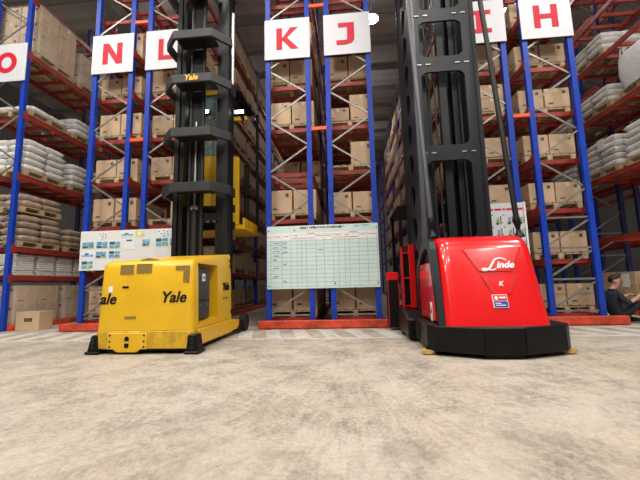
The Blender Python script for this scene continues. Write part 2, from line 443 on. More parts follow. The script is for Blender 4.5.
XA, XB, ZA, ZB = -5.88, -3.62, 1.27, 2.13
t = thing('picture_board', 'white notice board with small blue and green pictures behind the yellow truck', 'board', ((XA+XB)/2, 6.96, ZA))
MB().box(XA, XB, 6.962, 6.982, ZA, ZB).build('panel', M['boardw'], t, bevel=.003)
def lx(px): return XA+.02+(px-48)*(2.26/570)
def lz(py): return ZB-.005-(py-66)*(.85/238)
def sheet(x0, y0, x1, y1, kind):
    m = MB().box(lx(x0), lx(x1), 6.957, 6.962, lz(y1), lz(y0), 0)
    w, h = x1-x0, y1-y0
    def cell(a, b, c, d, mi): m.box(lx(x0+a*w), lx(x0+c*w), 6.954, 6.957, lz(y0+d*h), lz(y0+b*h), mi)
    if kind == 'a': cell(.05, .1, .95, .55, 1); cell(.55, .5, .95, .92, 2); cell(.05, .6, .5, .9, 3)
    elif kind == 'b': cell(.03, .08, .48, .46, 3); cell(.52, .08, .97, .46, 1); cell(.03, .54, .48, .95, 1); cell(.52, .54, .97, .95, 2)
    elif kind == 'dots':
        for a, b in ((.1, .2), (.5, .1), (.8, .3), (.3, .55), (.55, .5), (.85, .7), (.5, .85)): cell(a, b, a+.1, b+.12, 4)
    elif kind == 'c': cell(.05, .5, .95, .75, 1); cell(.3, .3, .6, .5, 3)
    elif kind == 'y': cell(.3, .2, .7, .7, 5)
    elif kind == 'd': cell(.2, .05, .7, .2, 3)
    base = M['paper_yellow'] if kind == 'y' else M['paper']
    m.build('printed_sheet', [base, M['photo_blue'], M['photo_green'], M['photo_dark'], M['ink'], M['paper']], t)
for a in [(150, 75, 197, 117, 'dots'), (278, 74, 352, 108, 'c'), (364, 72, 412, 110, 'y'), (485, 72, 556, 112, 'dots'), (54, 128, 127, 174, 'a'), (137, 128, 208, 176, 'a'),
          (214, 130, 279, 176, 'b'), (300, 122, 364, 184, 'd'), (404, 122, 447, 172, 'a'), (480, 120, 551, 172, 'b'), (560, 122, 610, 170, 'a'), (54, 185, 127, 234, 'c'), (136, 188, 201, 234, 'a'), (214, 188, 280, 234, 'b'),
          (57, 245, 126, 294, 'b')]: sheet(*a)

t = thing('instruction_board', 'white instruction board with red heading and truck pictures behind the red truck', 'board', (3.0, 6.95, 1.25))
MB().box(2.55, 3.46, 6.962, 6.98, 1.25, 2.37).build('panel', M['signw'], t, bevel=.003)
MB().tube([(3.44, 6.955, 1.25), (3.44, 6.955, 2.38)], .022, 8).build('edge_tube', M['white'], t)
m = MB()
x = 2.76
for w in (.09, .13, .05, .13, .04, .10, .08):
    m.box(x, x+w, 6.958, 6.962, 2.225, 2.265); x += w+.022
m.build('heading', M['signr'], t)
for r in range(3):
    for c in range(4):
        x, z = 2.66+c*.22, 2.08-r*.24
        m = MB().box(x, x+.13, 6.958, 6.962, z-.12, z-.085).box(x+.02, x+.07, 6.957, 6.962, z-.09, z).box(x+.09, x+.105, 6.957, 6.962, z-.1, z+.03, 1)
        m.ring((x+.03, 6.958, z-.12), 'y', .001, .022, -.002, .003, 10, 1)
        m.box(x+.15, x+.17, 6.958, 6.962, z+.04, z+.06, 1)
        m.build('truck_picture', [M['photo_green'] if (r+c) % 2 else M['line'], M['ink']], t)

# ------------------------------------------------------------------ pallets and loads
def pallet_mesh():
    m = MB()
    for x in (-.46, 0, .46):
        m.box(x-.05, x+.05, -.56, .56, 0, .022)
        for y in (-.5, 0, .5): m.box(x-.05, x+.05, y-.06, y+.06, .022, .10)
    for y in (-.5, 0, .5): m.box(-.51, .51, y-.06, y+.06, .10, .122)
    for k in range(7):
        x = -.45+k*.15; m.box(x-.06, x+.06, -.56, .56, .122, .144)
    return m.mesh('wooden_pallet', M['pallet'])
PM = pallet_mesh(); PH = .144
def carton_mesh(w, d, h):
    m = MB().box(-w/2, w/2, -d/2, d/2, 0, h-.005)
    m.box(-w/2, w/2, -d/2, -.003, h-.005, h).box(-w/2, w/2, .003, d/2, h-.005, h)
    m.box(-w/2-.001, w/2+.001, -.03, .03, h-.09, h+.001, 1)
    m.box(-.03, .03, -d/2-.001, d/2+.001, h-.09, h-.004, 1)
    for s in (-1, 1):
        y = s*(d/2+.001)
        m.box(-w*.36, -w*.16, min(y, y-.002*s), max(y, y-.002*s), h*.16, h*.23, 2)
        m.box(w*.22, w*.36, min(y, y-.002*s), max(y, y-.002*s), h*.70, h*.86, 2)
        x = s*(w/2+.001)
        m.box(min(x, x-.002*s), max(x, x-.002*s), -d*.35, -d*.1, h*.16, h*.22, 2)
    return m.mesh('carton', [M['carton'], M['tape'], M['print']])
CS = {'A': (.5, .56, .52), 'B': (.5, .56, .30), 'C': (.5, .56, .62), 'D': (.33, .37, .28), 'E': (.5, .56, .42)}
CM = {k: carton_mesh(*v) for k, v in CS.items()}
ORD = ['bottom level', 'first shelf', 'second shelf', 'third shelf', 'fourth shelf', 'fifth shelf', 'sixth shelf', 'seventh shelf', 'eighth shelf']
cartons, pallets = [], []     # (pos, kind, label, group, near)
def load(x0, letter, li, z, yc, pos, face, rnd, force=None):
    """one pallet of cartons at height z; face: 'end' racks seen end-on, 'left'/'right' the aisle side that shows"""
    where = '%s of the rack with sign %s' % (ORD[li], letter)
    pw = ['nearest the end', 'second from the end'][pos] if pos < 2 else None
    xc = x0+RD/2; j = rnd.uniform(-.02, .02)
    far = pos >= 2
    aisle = {'L': 'left aisle', 'I': 'right aisle'}.get(letter, '')
    if far: pl, pg = 'wooden pallet under cartons deep along the %s on the %s' % (aisle, ORD[li]), 'deep pallets on the %s of the rack with sign %s' % (ORD[li], letter)
    else: pl, pg = 'wooden pallet on the %s, %s' % (where, pw), 'pallets in the end bays'
    pallets.append(((xc+j, yc, z), pl, pg))
    kind = force or rnd.choice('AAEEEEB')
    if kind == '0': return
    cols = [-.265, .265]; rows = [-.29, .29]
    only = kind == 'R'
    if only: kind = 'A'
    w, d, h = CS[kind]
    nl = 2 if h < .36 else 1
    if kind == 'D': cols = [-.35, 0, .35]; rows = [-.38, 0, .38]; nl = 2
    if face == 'right' and far: cols = cols[1:]
    if face == 'left' and far: cols = cols[:1]
    if face == 'end': rows = rows[:1] if pos else rows
    one = kind == 'A' and rnd.random() < .12 and not far
    for l in range(nl):
        for ci, cxx in enumerate(cols):
            if (one or only) and ci == 0: continue
            for ri, ry in enumerate(rows):
                if l == 1 and rnd.random() < .15: continue
                p = (xc+j+cxx+rnd.uniform(-.008, .008), yc+ry+rnd.uniform(-.008, .008), z+PH+l*h)
                side = ('left' if ci == 0 else 'right' if ci == len(cols)-1 else 'middle')
                row = ('front' if ri == 0 else 'rear')
                if far: lab, grp = 'brown carton deep along the %s on the %s' % (aisle, ORD[li]), 'deep cartons on the %s of the rack with sign %s' % (ORD[li], letter)
                else:
                    lab = '%s %s%s carton, %s, %s pallet' % (row, side, (' upper' if l else ' lower') if nl > 1 else '', where, 'end' if pos == 0 else 'next')
                    grp = 'cartons on the end bays'
                cartons.append((p, kind, lab, grp))
rnd = random.Random(11)
for letter, x0, face in (('N', -5.88, 'end'), ('L', -4.555, 'right'), ('K', -1.745, 'end'), ('J', -.413, 'end'), ('I', 2.42, 'left'), ('H', 3.75, 'end')):
    nb = 5 if face in ('left', 'right') else 1
    for li, z in enumerate(LEV):
        for b in range(nb):
            for q in range(2):
                pos = b*2+q; yc = Y0+b*BAY+(.90, 2.2)[q]
                if rnd.random() < .08 and pos: continue
                force = None
                if letter == 'K' and li == 3 and pos == 0: continue
                if letter == 'J' and li == 3 and pos == 0: force = 'R'
                if letter in 'KJ' and li in (0,): force = 'C'
                if letter in 'HI' and li in (0, 1, 2): force = 'E'
                if pos < 2 and z > 7.3: continue
                load(x0, letter, li, z, yc, pos, face, rnd, force)
# ground pallets stand on the floor
cand = []
for c in cartons:
    p = c[0]; d = (Vector(p)-Vector((0, 0, H))).length
    if p[1] < 12 and not in_view(p, 25): continue
    cand.append((d if in_view(p, 25) else 1e3, c))
cand.sort(key=lambda a: a[0])
for k, (d, (p, kind, lab, grp)) in enumerate(cand[:290]):
    o = bpy.data.objects.new('carton', CM[kind]); C.objects.link(o); o.location = p; tag(o, lab, 'carton', grp)
m = MB()
for d, (p, kind, lab, grp) in cand[290:]:
    w, dd, h = CS[kind]; m.box(p[0]-w/2, p[0]+w/2, p[1]-dd/2, p[1]+dd/2, p[2], p[2]+h-.003)
if m.v: tag(m.build('carton', M['carton']), 'mass of small brown cartons farthest down both aisles', 'cartons', kind='stuff')
for p, lab, grp in pallets:
    if p[1] < 12 and not in_view(p, 40): continue
    o = bpy.data.objects.new('wooden_pallet', PM); C.objects.link(o); o.location = p; tag(o, lab, 'pallet', grp)

def one_pallet(p, lab, grp='pallets in the side racks'):
    o = bpy.data.objects.new('wooden_pallet', PM); C.objects.link(o); o.location = p; return tag(o, lab, 'pallet', grp)
def sack_mesh(seed, mt, w=.56, d=.52, h=.17):
    bm = bmesh.new(); nu, nv = 14, 14; V = {}
    for s in (1, -1):
        for i in range(nu+1):
            for j in range(nv+1):
                u, v = 2*i/nu-1, 2*j/nv-1
                e = max(0, (1-abs(u)**3.2)*(1-abs(v)**3.2))**.5
                border = i in (0, nu) or j in (0, nv)
                if s == -1 and border: V[(s, i, j)] = V[(1, i, j)]; continue
                z = s*h/2*e if s > 0 else -h/2*min(1, e*1.6)
                nz = noise.noise(Vector((u*2.3+seed*7, v*2.3, s*3+seed)))
                nz2 = noise.noise(Vector((u*6+seed*3, v*6, s*5)))
                cr = 1-.05*(1-abs(v))
                x = u*w/2*cr*(1+.02*nz); y = v*d/2*(1+.02*nz2)
                V[(s, i, j)] = bm.verts.new((x, y, h/2+z+(.016*nz+.010*nz2)*e))
    for s in (1, -1):
        for i in range(nu):
            for j in range(nv):
                q = [V[(s, i, j)], V[(s, i+1, j)], V[(s, i+1, j+1)], V[(s, i, j+1)]]
                if s < 0: q.reverse()
                bm.faces.new(q)
    me = bpy.data.meshes.new('sack'); bm.to_mesh(me); bm.free(); me.materials.append(mt)
    me.polygons.foreach_set('use_smooth', [True]*len(me.polygons)); return me
SW = [sack_mesh(k, M['sackw']) for k in range(4)]; SB = [sack_mesh(k+9, M['sackb']) for k in range(4)]
LAY = ['bottom', 'second', 'third', 'fourth', 'fifth', 'sixth']
def sacks(xc, yc, z, layers, meshes, colour, where, sx=.27, sy=.28, hide=()):
    for l in range(layers):
        for ci, cx in enumerate((-1, 1)):
            for ri, ry in enumerate((-1, 1)):
                o = bpy.data.objects.new('sack', meshes[rnd.randrange(len(meshes))]); C.objects.link(o)
                sh = 0 if l < layers-1 else -.03
                o.location = (xc+cx*(sx+sh)+rnd.uniform(-.012, .012), yc+ry*(sy+sh)+rnd.uniform(-.012, .012), z+l*.161)
                o.rotation_euler.z = rnd.choice((0, PI))+rnd.uniform(-.04, .04)
                o.scale = (1, 1.08, 1)
                nm = 'top' if l == layers-1 else LAY[l]
                tag(o, '%s %s sack, %s %s, %s' % (colour, nm, 'front' if ri == 0 else 'rear', 'left' if ci == 0 else 'right', where), 'sack', 'stacked sacks')
xO = -8.59+.5
# rack O, aisle side shows
for li, yq, kind in ((2, .72, 'b'), (2, 2.05, 'b'), (3, .72, 'w'), (3, 2.05, 'w'), (4, .72, 'flat'), (4, 2.05, 'w3')):
    z = LEVO[li-1]; y = Y0+yq
    ps = ('near', 'far')[yq > 1]
    lvl = ORD[li]
    one_pallet((xO, y, z), '%s pallet under sacks on the %s below sign O' % (ps, lvl) if li < 4 else '%s pallet under sacks level with sign O' % ps)
    where = '%s pallet, %s of the rack with sign O' % (ps, lvl)
    if kind == 'w': sacks(xO, y, z+PH, 5 if ps == 'near' else 4, SW, 'white', where)
    elif kind == 'w3': sacks(xO, y, z+PH, 3, SW, 'white', where)
    elif kind == 'flat': sacks(xO, y, z+PH, 1, SW, 'flat white', where)
    else:
        sacks(xO, y, z+PH, 4 if ps == 'near' else 3, SB, 'tan', where)
# second pallet with more tan sacks stacked over the near tan stack
zz = LEVO[1]+PH+4*.161+.035
one_pallet((xO, Y0+.72, zz), 'pallet sandwiched between tan sacks on the second shelf below sign O')
sacks(xO, Y0+.72, zz+PH, 2, SB, 'tan', 'upper pallet, second shelf below sign O')
# white bundles on the first shelf of rack O
def bundle_mesh():
    m = MB(); r2 = random.Random(2)
    for k in range(9):
        a = r2.uniform(-.008, .008); b = r2.uniform(-.008, .008)
        m.box(-.24+a, .24+a, -.24+b, .24+b, k*.055, k*.055+.05)
    return m.mesh('paper_bundle', M['bundle'], bevel=.012)
BMESH = bundle_mesh()
deck = MB().box(-8.53, -7.65, Y0+.12, Y0+2.85, LEVO[0]+.001, LEVO[0]+.02).build('shelf_board', M['pallet'], origin=(xO, Y0+1.4, LEVO[0]))
tag(deck, 'thin wooden shelf board under the white bundles below sign O', 'board')
for k, y in enumerate((.5, 1.08, 1.66, 2.24)):
    o = bpy.data.objects.new('paper_bundle', BMESH); C.objects.link(o); o.location = (-7.95, Y0+y, LEVO[0]+.021)
    tag(o, '%s bundle of white sheets on the lowest shelf below sign O' % ['nearest', 'second', 'third', 'farthest'][k], 'bundle', 'white bundles')
# ground loads of rack O
one_pallet((xO+.02, Y0+.75, .002), 'near floor pallet under film-wrapped cartons below sign O')
one_pallet((xO+.02, Y0+2.1, .002), 'far floor pallet under film-wrapped cartons below sign O')
def side_cartons(xc, yc, z, layers, kind, where, wrap=None):
    w, d, h = CS[kind]
    for l in range(layers):
        for ci, cx in enumerate((-.265, .265)):
            for ri, ry in enumerate((-.29, .29)):
                o = bpy.data.objects.new('carton', CM[kind]); C.objects.link(o); o.location = (xc+cx, yc+ry, z+l*h)
                tag(o, '%s %s carton in layer %s, %s' % ('front' if ri == 0 else 'rear', 'left' if ci == 0 else 'right', LAY[l] if l < layers-1 or layers == 1 else 'top', where), 'carton', 'cartons in the side racks')
    if wrap:
        Hh = layers*h; x, y = xc, yc; m = MB(); rings = []
        for k in range(9):
            zz = z-.02+(Hh+.04)*k/8; ring = []
            for a in range(40):
                t = 2*PI*a/40; c, s = math.cos(t), math.sin(t)
                q = 1/max(abs(c)/.545, abs(s)/.60)
                q *= 1+.012*noise.noise(Vector((c*4, s*4, zz*5)))
                ring.append((x+q*c, y+q*s, zz))
            rings.append(ring)
        m.loft(rings)
        tag(m.build('stretch_film', M['film'], origin=(x, y, z), smooth=50), wrap, 'plastic film')
side_cartons(xO+.02, Y0+.75, .002+PH, 2, 'E', 'wrapped floor pallet near end below sign O', 'clear film wrapped round the near floor load below sign O')
side_cartons(xO+.02, Y0+2.1, .002+PH, 2, 'E', 'wrapped floor pallet far end below sign O', 'clear film wrapped round the far floor load below sign O')
one_pallet((xO, Y0+.78, LEVO[4]), 'pallet under tall wrapped cartons beside the top of sign O')
side_cartons(xO, Y0+.78, LEVO[4]+PH, 3, 'E', 'tall wrapped load beside the top of sign O', 'clear film round the tall carton load beside sign O')
one_pallet((xO, Y0+2.12, LEVO[4]), 'pallet under wrapped cartons behind the tall load beside sign O')
side_cartons(xO, Y0+2.12, LEVO[4]+PH, 3, 'B', 'lower wrapped load behind the tall load beside sign O', 'clear film round the lower load behind the tall one beside sign O')
# loose brown box with dark print standing on the floor by rack O
t = thing('printed_carton', 'brown carton with black print standing low at the left under sign O', 'carton', (-7.27, 7.3, 0))
MB().box(-7.62+.45-.28, -7.62+.45+.28, 7.14, 7.5, .0, .40).build('box', M['carton'], t, bevel=.006)
MB().box(-7.62+.45-.28, -7.62+.45+.28, 7.14, 7.318, .40, .404).build('flap', M['carton'], t)
MB().box(-7.62+.45-.28, -7.62+.45+.28, 7.322, 7.5, .40, .404).build('flap', M['carton'], t)
m = MB()
for k in range(4): m.box(-7.24+k*.05, -7.205+k*.05, 7.136, 7.141, .19, .27)
m.build('print', M['ink'], t)

# rack G
xG = 7.0
def side_pallet(xc, y, li, layers, words):
    one_pallet((xc, y, LEVG[li-1]), 'pallet under sacks, '+words)
    sacks(xc, y, LEVG[li-1]+PH, layers, SW, 'white', words)
side_pallet(xG, 7.78, 2, 5, 'second shelf under the bulk bag')
side_pallet(xG, 9.12, 2, 5, 'second shelf of the right rack, behind sign H post')
side_pallet(xG, 9.12, 3, 3, 'third shelf next to the bulk bag')
side_pallet(xG, 9.12, 4, 3, 'fourth shelf of the right rack')
side_pallet(xG, 10.7, 2, 4, 'second shelf of the right rack, second bay')
side_pallet(xG, 10.7, 3, 4, 'third shelf of the right rack, second bay')
side_pallet(8.33, 9.12, 3, 4, 'third shelf of the farthest right rack')
side_pallet(8.33, 10.7, 3, 4, 'third shelf, second bay of the farthest right rack')
m = MB().box(xG-.578, xG-.573, 8.85, 9.08, 4.06, 4.34)
tag(m.build('paper_label', M['white'], origin=(xG-.575, 8.97, 4.2)), 'white paper label on the sacks high above the seated person', 'label')
# bulk bag on the shelf at the top right
t = thing('bulk_bag', 'big white bulk bag on the high shelf at the top right', 'bag', (xG-.05, 7.72, LEVG[2]+PH))
one_pallet((xG, 7.72, LEVG[2]), 'pallet under the big white bulk bag at the top right')
rings = []
for k in range(13):
    f = k/12; z = LEVG[2]+PH+.86*f; s = (.50+.05*math.sin(PI*f))*(1 if f < .92 else .88)
    ring = []
    for a in range(36):
        th = 2*PI*a/36; c, q = math.cos(th), math.sin(th); e = 4.5
        r = s/((abs(c)**e+abs(q)**e)**(1/e))*(1+.02*noise.noise(Vector((c*3, q*3, f*4))))
        ring.append((xG-.05+r*c, 7.72+r*q, z))
    rings.append(ring)
MB().loft(rings).build('bag', M['bagw'], t, smooth=60)
for sx in (-1, 1):
    for sy in (-1, 1):
        c = Vector((xG-.05+sx*.40, 7.72+sy*.40, LEVG[2]+PH+.84))
        MB().tube([c+Vector((0, -.07*sy, 0)), c+Vector((0, -.05*sy, .16)), c+Vector((0, .02*sy, .2)), c+Vector((0, .05*sy, .0))], .018, 6).build('lifting_loop', M['bagw'], t)
# cartons on the floor behind the seated person
for k, y in enumerate((7.78, 9.12)):
    one_pallet((xG, y, .002), '%s floor pallet behind the seated person' % ('nearer', 'farther')[k])
    side_cartons(xG, y, .002+PH, (2, 2)[k], 'E', '%s floor pallet behind the seated person' % ('nearer', 'farther')[k])
m = MB().box(xG-.522, xG-.518, 8.70, 8.95, .62, .94)
tag(m.build('paper_sheet', M['white'], origin=(xG-.52, 8.8, .75)), 'white paper sheet on the carton behind the seated person', 'paper')

# ------------------------------------------------------------------ yellow order picker
def rrect(cx, hw, yf, yb, rf, rb, z, n=6):
    pts = []
    for (sx, y, r, a0) in ((1, yf, rf, -90), (1, yb, rb, 0), (-1, yb, rb, 90), (-1, yf, rf, 180)):
        ox = cx+sx*(hw-r); oy = y+(r if y == yf else -r)
        for k in range(n+1):
            a = math.radians(a0+90*k/n); pts.append((ox+r*math.cos(a), oy+r*math.sin(a), z))
    return pts
CX = -2.79
Yt = thing('yellow_order_picker', 'yellow high-lift order picker truck with black mast, battery box and side lettering', 'forklift', (CX, 5.4, 0))
body = MB()
prof = [(.305, .675, 4.46), (.8, .665, 4.475), (1.15, .655, 4.49), (1.215, .64, 4.515), (1.245, .62, 4.56)]
rings = [rrect(CX, hw, yf, 6.0, .075, .03, z) for z, hw, yf in prof]
# sloping hood: raise the back of the last ring
top = [(x, y, z+(y-4.56)*.13) for x, y, z in rings[-1]]
rings[-1] = top
rings[-2] = [(x, y, z+max(0, y-4.56)*.13) for x, y, z in rings[-2]]
bo = body.loft(rings).build('body', M['yellow'], Yt, smooth=35)
cutb = MB().prism([(4.66, .36), (5.36, .40), (5.36, 1.2), (4.66, 1.2)], 'x', CX+.18, CX+1.0)
def cut_local(ob, c):
    w = wl(ob); me = c.mesh('cutter', M['blackm'], w); co = bpy.data.objects.new('cutter', me); C.objects.link(co)
    co.location = w
    bpy.context.view_layer.update()
    md = ob.modifiers.new('cut', 'BOOLEAN'); md.object = co; md.operation = 'DIFFERENCE'; md.solver = 'EXACT'
    new = bpy.data.meshes.new_from_object(ob.evaluated_get(bpy.context.evaluated_depsgraph_get()))
    ob.modifiers.clear(); ob.data = new; bpy.data.objects.remove(co)
    new.set_sharp_from_angle(angle=math.radians(35))
cut_local(bo, cutb)
# skirt
sk = MB(); sk.loft([rrect(CX, .685, 4.45, 6.0, .085, .03, z) for z in (.07, .30)])
sk.build('skirt', M['yellowd'], Yt, smooth=35, bevel=.008)
MB().box(CX-.66, CX+.66, 4.52, 5.95, .298, .308).build('skirt_seam', M['black'], Yt)
pl = MB().prism([(-3.27, .28), (-2.72, .28), (-2.72, .07), (-2.80, .07), (-2.86, .03), (-3.13, .03), (-3.19, .07), (-3.27, .07)], 'y', 4.432, 4.455)
tp = pl.build('tow_plate', M['yellow'], Yt, bevel=.005)
m = MB()
for z in (.10, .17, .25):
    for x in (-3.235, -2.755): m.ring((x, 4.432, z), 'y', .001, .013, -.004, 0, 8)
m.build('bolts', M['black'], tp)
for z, r in ((.205, .032), (.115, .032)):
    m = MB().ring((-2.995, 4.432, z), 'y', .001, r, -.003, 0, 14)
    zc_ = z-.03 if z > .15 else z+.03; m.box(-2.995-r, -2.995+r, 4.4295, 4.432, min(z, zc_), max(z, zc_)); m.build('tow_slot', M['black'], tp)
MB().box(CX-.62, CX+.62, 4.50, 5.9, .035, .07).build('underside', M['blackm'], Yt)
for s in (-1, 1):                              # corner bumpers
    x = CX+s*.69
    m = MB().prism([(x-.085, .025), (x+.085, .025), (x+.05 if s > 0 else x+.06, .25), (x-.06 if s > 0 else x-.03, .25)], 'y', 4.44, 4.62)
    m.box(x-.10, x+.10, 4.41, 4.66, .008, .04)
    b = m.build('corner_bumper', M['black'], Yt, bevel=.012)
    m = MB()
    for z in (.09, .15, .2): m.ring((x, 4.44, z), 'y', .001, .018, -.008, 0, 8)
    m.build('bolts', M['rubber'], b)
# chassis leg and wheels
for s in (-1, 1):
    x = CX+s*.60
    MB().prism([(4.6, .08), (6.2, .10), (6.3, .16), (6.3, .26), (5.9, .30), (4.6, .30)], 'x', x-.08, x+.11).build('chassis_leg', M['yellow'], Yt, bevel=.01)
    m = MB().prism([(6.25, .05), (6.6, .05), (6.6, .22), (6.25, .25)], 'x', x-.06, x+.10); m.build('wheel_bracket', M['black'], Yt, bevel=.01)
    w = MB().ring((x+.07, 6.70, .166), 'x', .05, .165, -.055, .055, 28).build('load_wheel', M['rubber'], Yt, smooth=40)
    MB().ring((x+.07, 6.70, .166), 'x', .002, .052, -.06, .06, 14).build('hub', M['mastl'], w, smooth=40)
# battery in the side opening
b = MB().box(CX+.22, CX+.60, 4.70, 5.20, .40, 1.14).build('battery_box', M['batt'], Yt, bevel=.012)
MB().box(CX+.60, CX+.606, 4.92, 5.02, .95, 1.06).build('sticker', M['paper'], b)
MB().ring((CX+.61, 4.97, 1.0), 'x', .001, .02, -.004, .001, 10).build('warning_mark', M['ink'], b)
MB().box(CX+.60, CX+.604, 4.71, 5.19, .66, .675).build('lid_seam', M['blackm'], b)
for y in (4.86, 5.12): MB().ring((CX+.605, y, .60), 'x', .001, .015, -.003, .004, 8).build('screw', M['steel'], b)
# front details
def plate(x0, x1, z0, z1, mt, name, y=4.47, th=.006):
    def yf(z): return 4.46+(z-.305)*.035
    m = MB(); m.add([(x0, yf(z0)-th, z0), (x1, yf(z0)-th, z0), (x1, yf(z1)-th, z1), (x0, yf(z1)-th, z1), (x0, yf(z0)+.01, z0), (x1, yf(z0)+.01, z0), (x1, yf(z1)+.01, z1), (x0, yf(z1)+.01, z1)],
                    [(0, 1, 2, 3), (4, 7, 6, 5), (0, 4, 5, 1), (1, 5, 6, 2), (2, 6, 7, 3), (3, 7, 4, 0)])
    return m.build(name, mt, Yt)
plate(-3.165, -2.975, 1.06, 1.19, M['vent'], 'vent'); plate(-2.93, -2.715, 1.07, 1.20, M['vent'], 'vent')
plate(-2.37, -2.175, 1.10, 1.16, M['vent'], 'vent'); plate(-2.26, -2.175, .93, 1.10, M['vent'], 'vent')
plate(-3.12, -3.03, .87, .90, M['black'], 'key_slot'); plate(-3.06, -2.90, .46, .495, M['vent'], 'lower_slot')
plate(-3.32, -3.26, .82, .90, M['paper'], 'white_sticker')
text_mesh('Yale', .205, face_front((-2.39, 4.470, .735)), M['ink'], 'front_lettering', Yt, bold=.004, shear=.25)
text_mesh('ale', .205, face_front((-3.435, 4.470, .725)), M['ink'], 'front_lettering', Yt, bold=.004, shear=.25, align='LEFT')
tl = Matrix.Translation((CX-.674, 4.60, .725)) @ Matrix.Rotation(-PI/2, 4, 'Z') @ Matrix.Rotation(PI/2, 4, 'X')
text_mesh('Y', .205, tl, M['ink'], 'side_lettering', Yt, bold=.004, shear=.25)
text_mesh('Yale', .17, face_right((CX+.672, 5.70, .86)), M['ink'], 'side_lettering', Yt, bold=.006, shear=.25)
MB().box(CX+.665, CX+.676, 5.58, 5.80, .66, .685).build('model_strip', M['vent'], Yt)
for z in (.40, 1.28, 1.18): MB().box(CX+.65, CX+.685, 5.93, 6.0, z, z+.06).build('hinge', M['black'], Yt)
MB().prism([(-2.98, 1.262), (-2.72, 1.262), (-2.85, 1.29)], 'y', 4.62, 4.70).build('hood_latch', M['vent'], Yt)
# mast
mast = bpy.data.objects.new('mast', None); C.objects.link(mast); mast.parent = Yt; mast.location = (0, .9, 0)
MT = 8.6
def ibeam(x0, x1, y0, y1, z0, z1, m=0):
    t_ = .025; w = MB(); w.box(x0, x1, y0, y0+t_, z0, z1); w.box(x0, x1, y1-t_, y1, z0, z1); xm = (x0+x1)/2; w.box(xm-.02, xm+.02, y0+t_, y1-t_, z0, z1); return w
XC = -2.70
for s in (-1, 1):
    for a, b, ya, yb in ((.50, .585, 6.02, 6.34), (.415, .495, 6.06, 6.32), (.33, .41, 6.10, 6.30)):
        if s < 0 and a < .4: continue
        x0_, x1_ = sorted((XC+s*a-(.115 if s > 0 else 0), XC+s*b-(.115 if s > 0 else 0)))
        ibeam(x0_, x1_, ya, yb, .12, MT).build('rail', M['mast'], mast)
MB().box(XC-.31, XC-.02, 6.04, 6.12, .2, MT).build('cover_plate', M['mast'], mast, bevel=.01)
for x in (XC-.27, XC-.03): MB().tube([(x, 6.035, .2), (x, 6.035, MT)], .03, 10).build('cylinder', M['mastl'], mast)
MB().tube([(XC-.15, 6.01, .2), (XC-.15, 6.01, 2.3)], .05, 12).build('lift_cylinder', M['mastl'], mast, smooth=40)
MB().tube([(XC-.15, 6.01, 2.3), (XC-.15, 6.01, 4.0)], .022, 10).build('piston_rod', M['steel'], mast, smooth=40)
MB().box(XC-.22, XC-.08, 5.97, 6.08, 2.28, 2.36).build('cylinder_head', M['steel'], mast, bevel=.01)
MB().tube([(XC+.56, 6.0, 4.7), (XC+.56, 6.0, 6.2)], .03, 10).build('piston_rod', M['steel'], mast, smooth=40)
for z in (1.95, 2.28, 7.5): MB().box(XC-.5, XC+.5, 6.30, 6.38, z, z+.14).build('tie_plate', M['mast'], mast)
# rounded tie plate with arched window corners low on the mast
m = MB().prism([(XC, 2.1), (XC, 2.22), (XC+.34, 2.22), (XC+.34, 1.95), (XC+.31, 2.05), (XC+.25, 2.09), (XC+.08, 2.09), (XC+.02, 2.05), (XC, 1.98)], 'y', 6.05, 6.09); m.build('arch_plate', M['mast'], mast)
for k, z in enumerate((2.53, 3.55, 4.58, 5.47, 6.6, 7.7)):
    hh = .175
    pts = [(XC-.755, 6.30), (XC-.755, 5.93), (XC-.46, 5.62), (XC+.28, 5.62), (XC+.555, 5.95), (XC+.555, 6.22)]
    inn = [(XC+.505, 6.22), (XC+.505, 5.97), (XC+.255, 5.68), (XC-.435, 5.68), (XC-.69, 5.95), (XC-.69, 6.30)]
    o = MB().prism(pts+inn, 'z', z, z+hh).build('guard_hoop', M['mastl'], mast, bevel=.012)
    MB().box(XC-.69, XC-.5, 6.22, 6.28, z+.02, z+.15).build('hoop_bracket', M['mast'], o)
    MB().box(XC+.5, XC+.53, 6.12, 6.2, z+.02, z+.15).build('hoop_bracket', M['mast'], o)
    m = MB().box(XC-.45, XC+.27, 5.685, 6.02, z+.06, z+.085); m.build('hoop_plate', M['mast'], o)
text_mesh('Yale', .15, face_front((-2.79, 5.614, 4.665)), M['yellow'], 'mast_lettering', Yt, bold=.005, shear=.2)
# cabin behind the mast
cab = bpy.data.objects.new('cabin', None); C.objects.link(cab); cab.parent = Yt; cab.location = (0, 1.5, 2)
MB().box(-3.42, -2.09, 6.62, 7.7, 1.99, 2.08).build('cabin_floor', M['yellow'], cab, bevel=.01)
MB().box(-2.13, -2.09, 6.62, 7.7, 2.08, 2.22).build('side_kick_plate', M['yellow'], cab)
MB().box(-3.42, -2.09, 7.6, 7.7, 2.08, 2.2).build('rear_kick_plate', M['yellow'], cab)
MB().box(-3.42, -2.45, 6.62, 6.68, 2.30, 3.56).build('front_panel', M['yellow'], cab, bevel=.01)
MB().box(-2.42, -2.22, 6.60, 6.70, 2.08, 3.50).build('cabin_post', M['yellow'], cab, bevel=.01)
for x in (-2.17, -2.11): MB().box(x-.02, x+.02, 6.9, 6.94, 2.08, 3.4).build('gate_post', M['black'], cab)
for z in (2.7, 3.38): MB().box(-2.20, -2.09, 6.9, 6.93, z, z+.04).build('gate_rail', M['black'], cab)
for x, y in ((-3.2, 6.68), (-2.1, 7.6), (-3.2, 7.6)): MB().box(x-.03, x+.03, y-.03, y+.03, 2.08, 4.9).build('cabin_pillar', M['black'], cab)
MB().box(-2.50, -2.44, 6.62, 6.68, 3.56, 4.93).build('cabin_pillar', M['black'], cab)
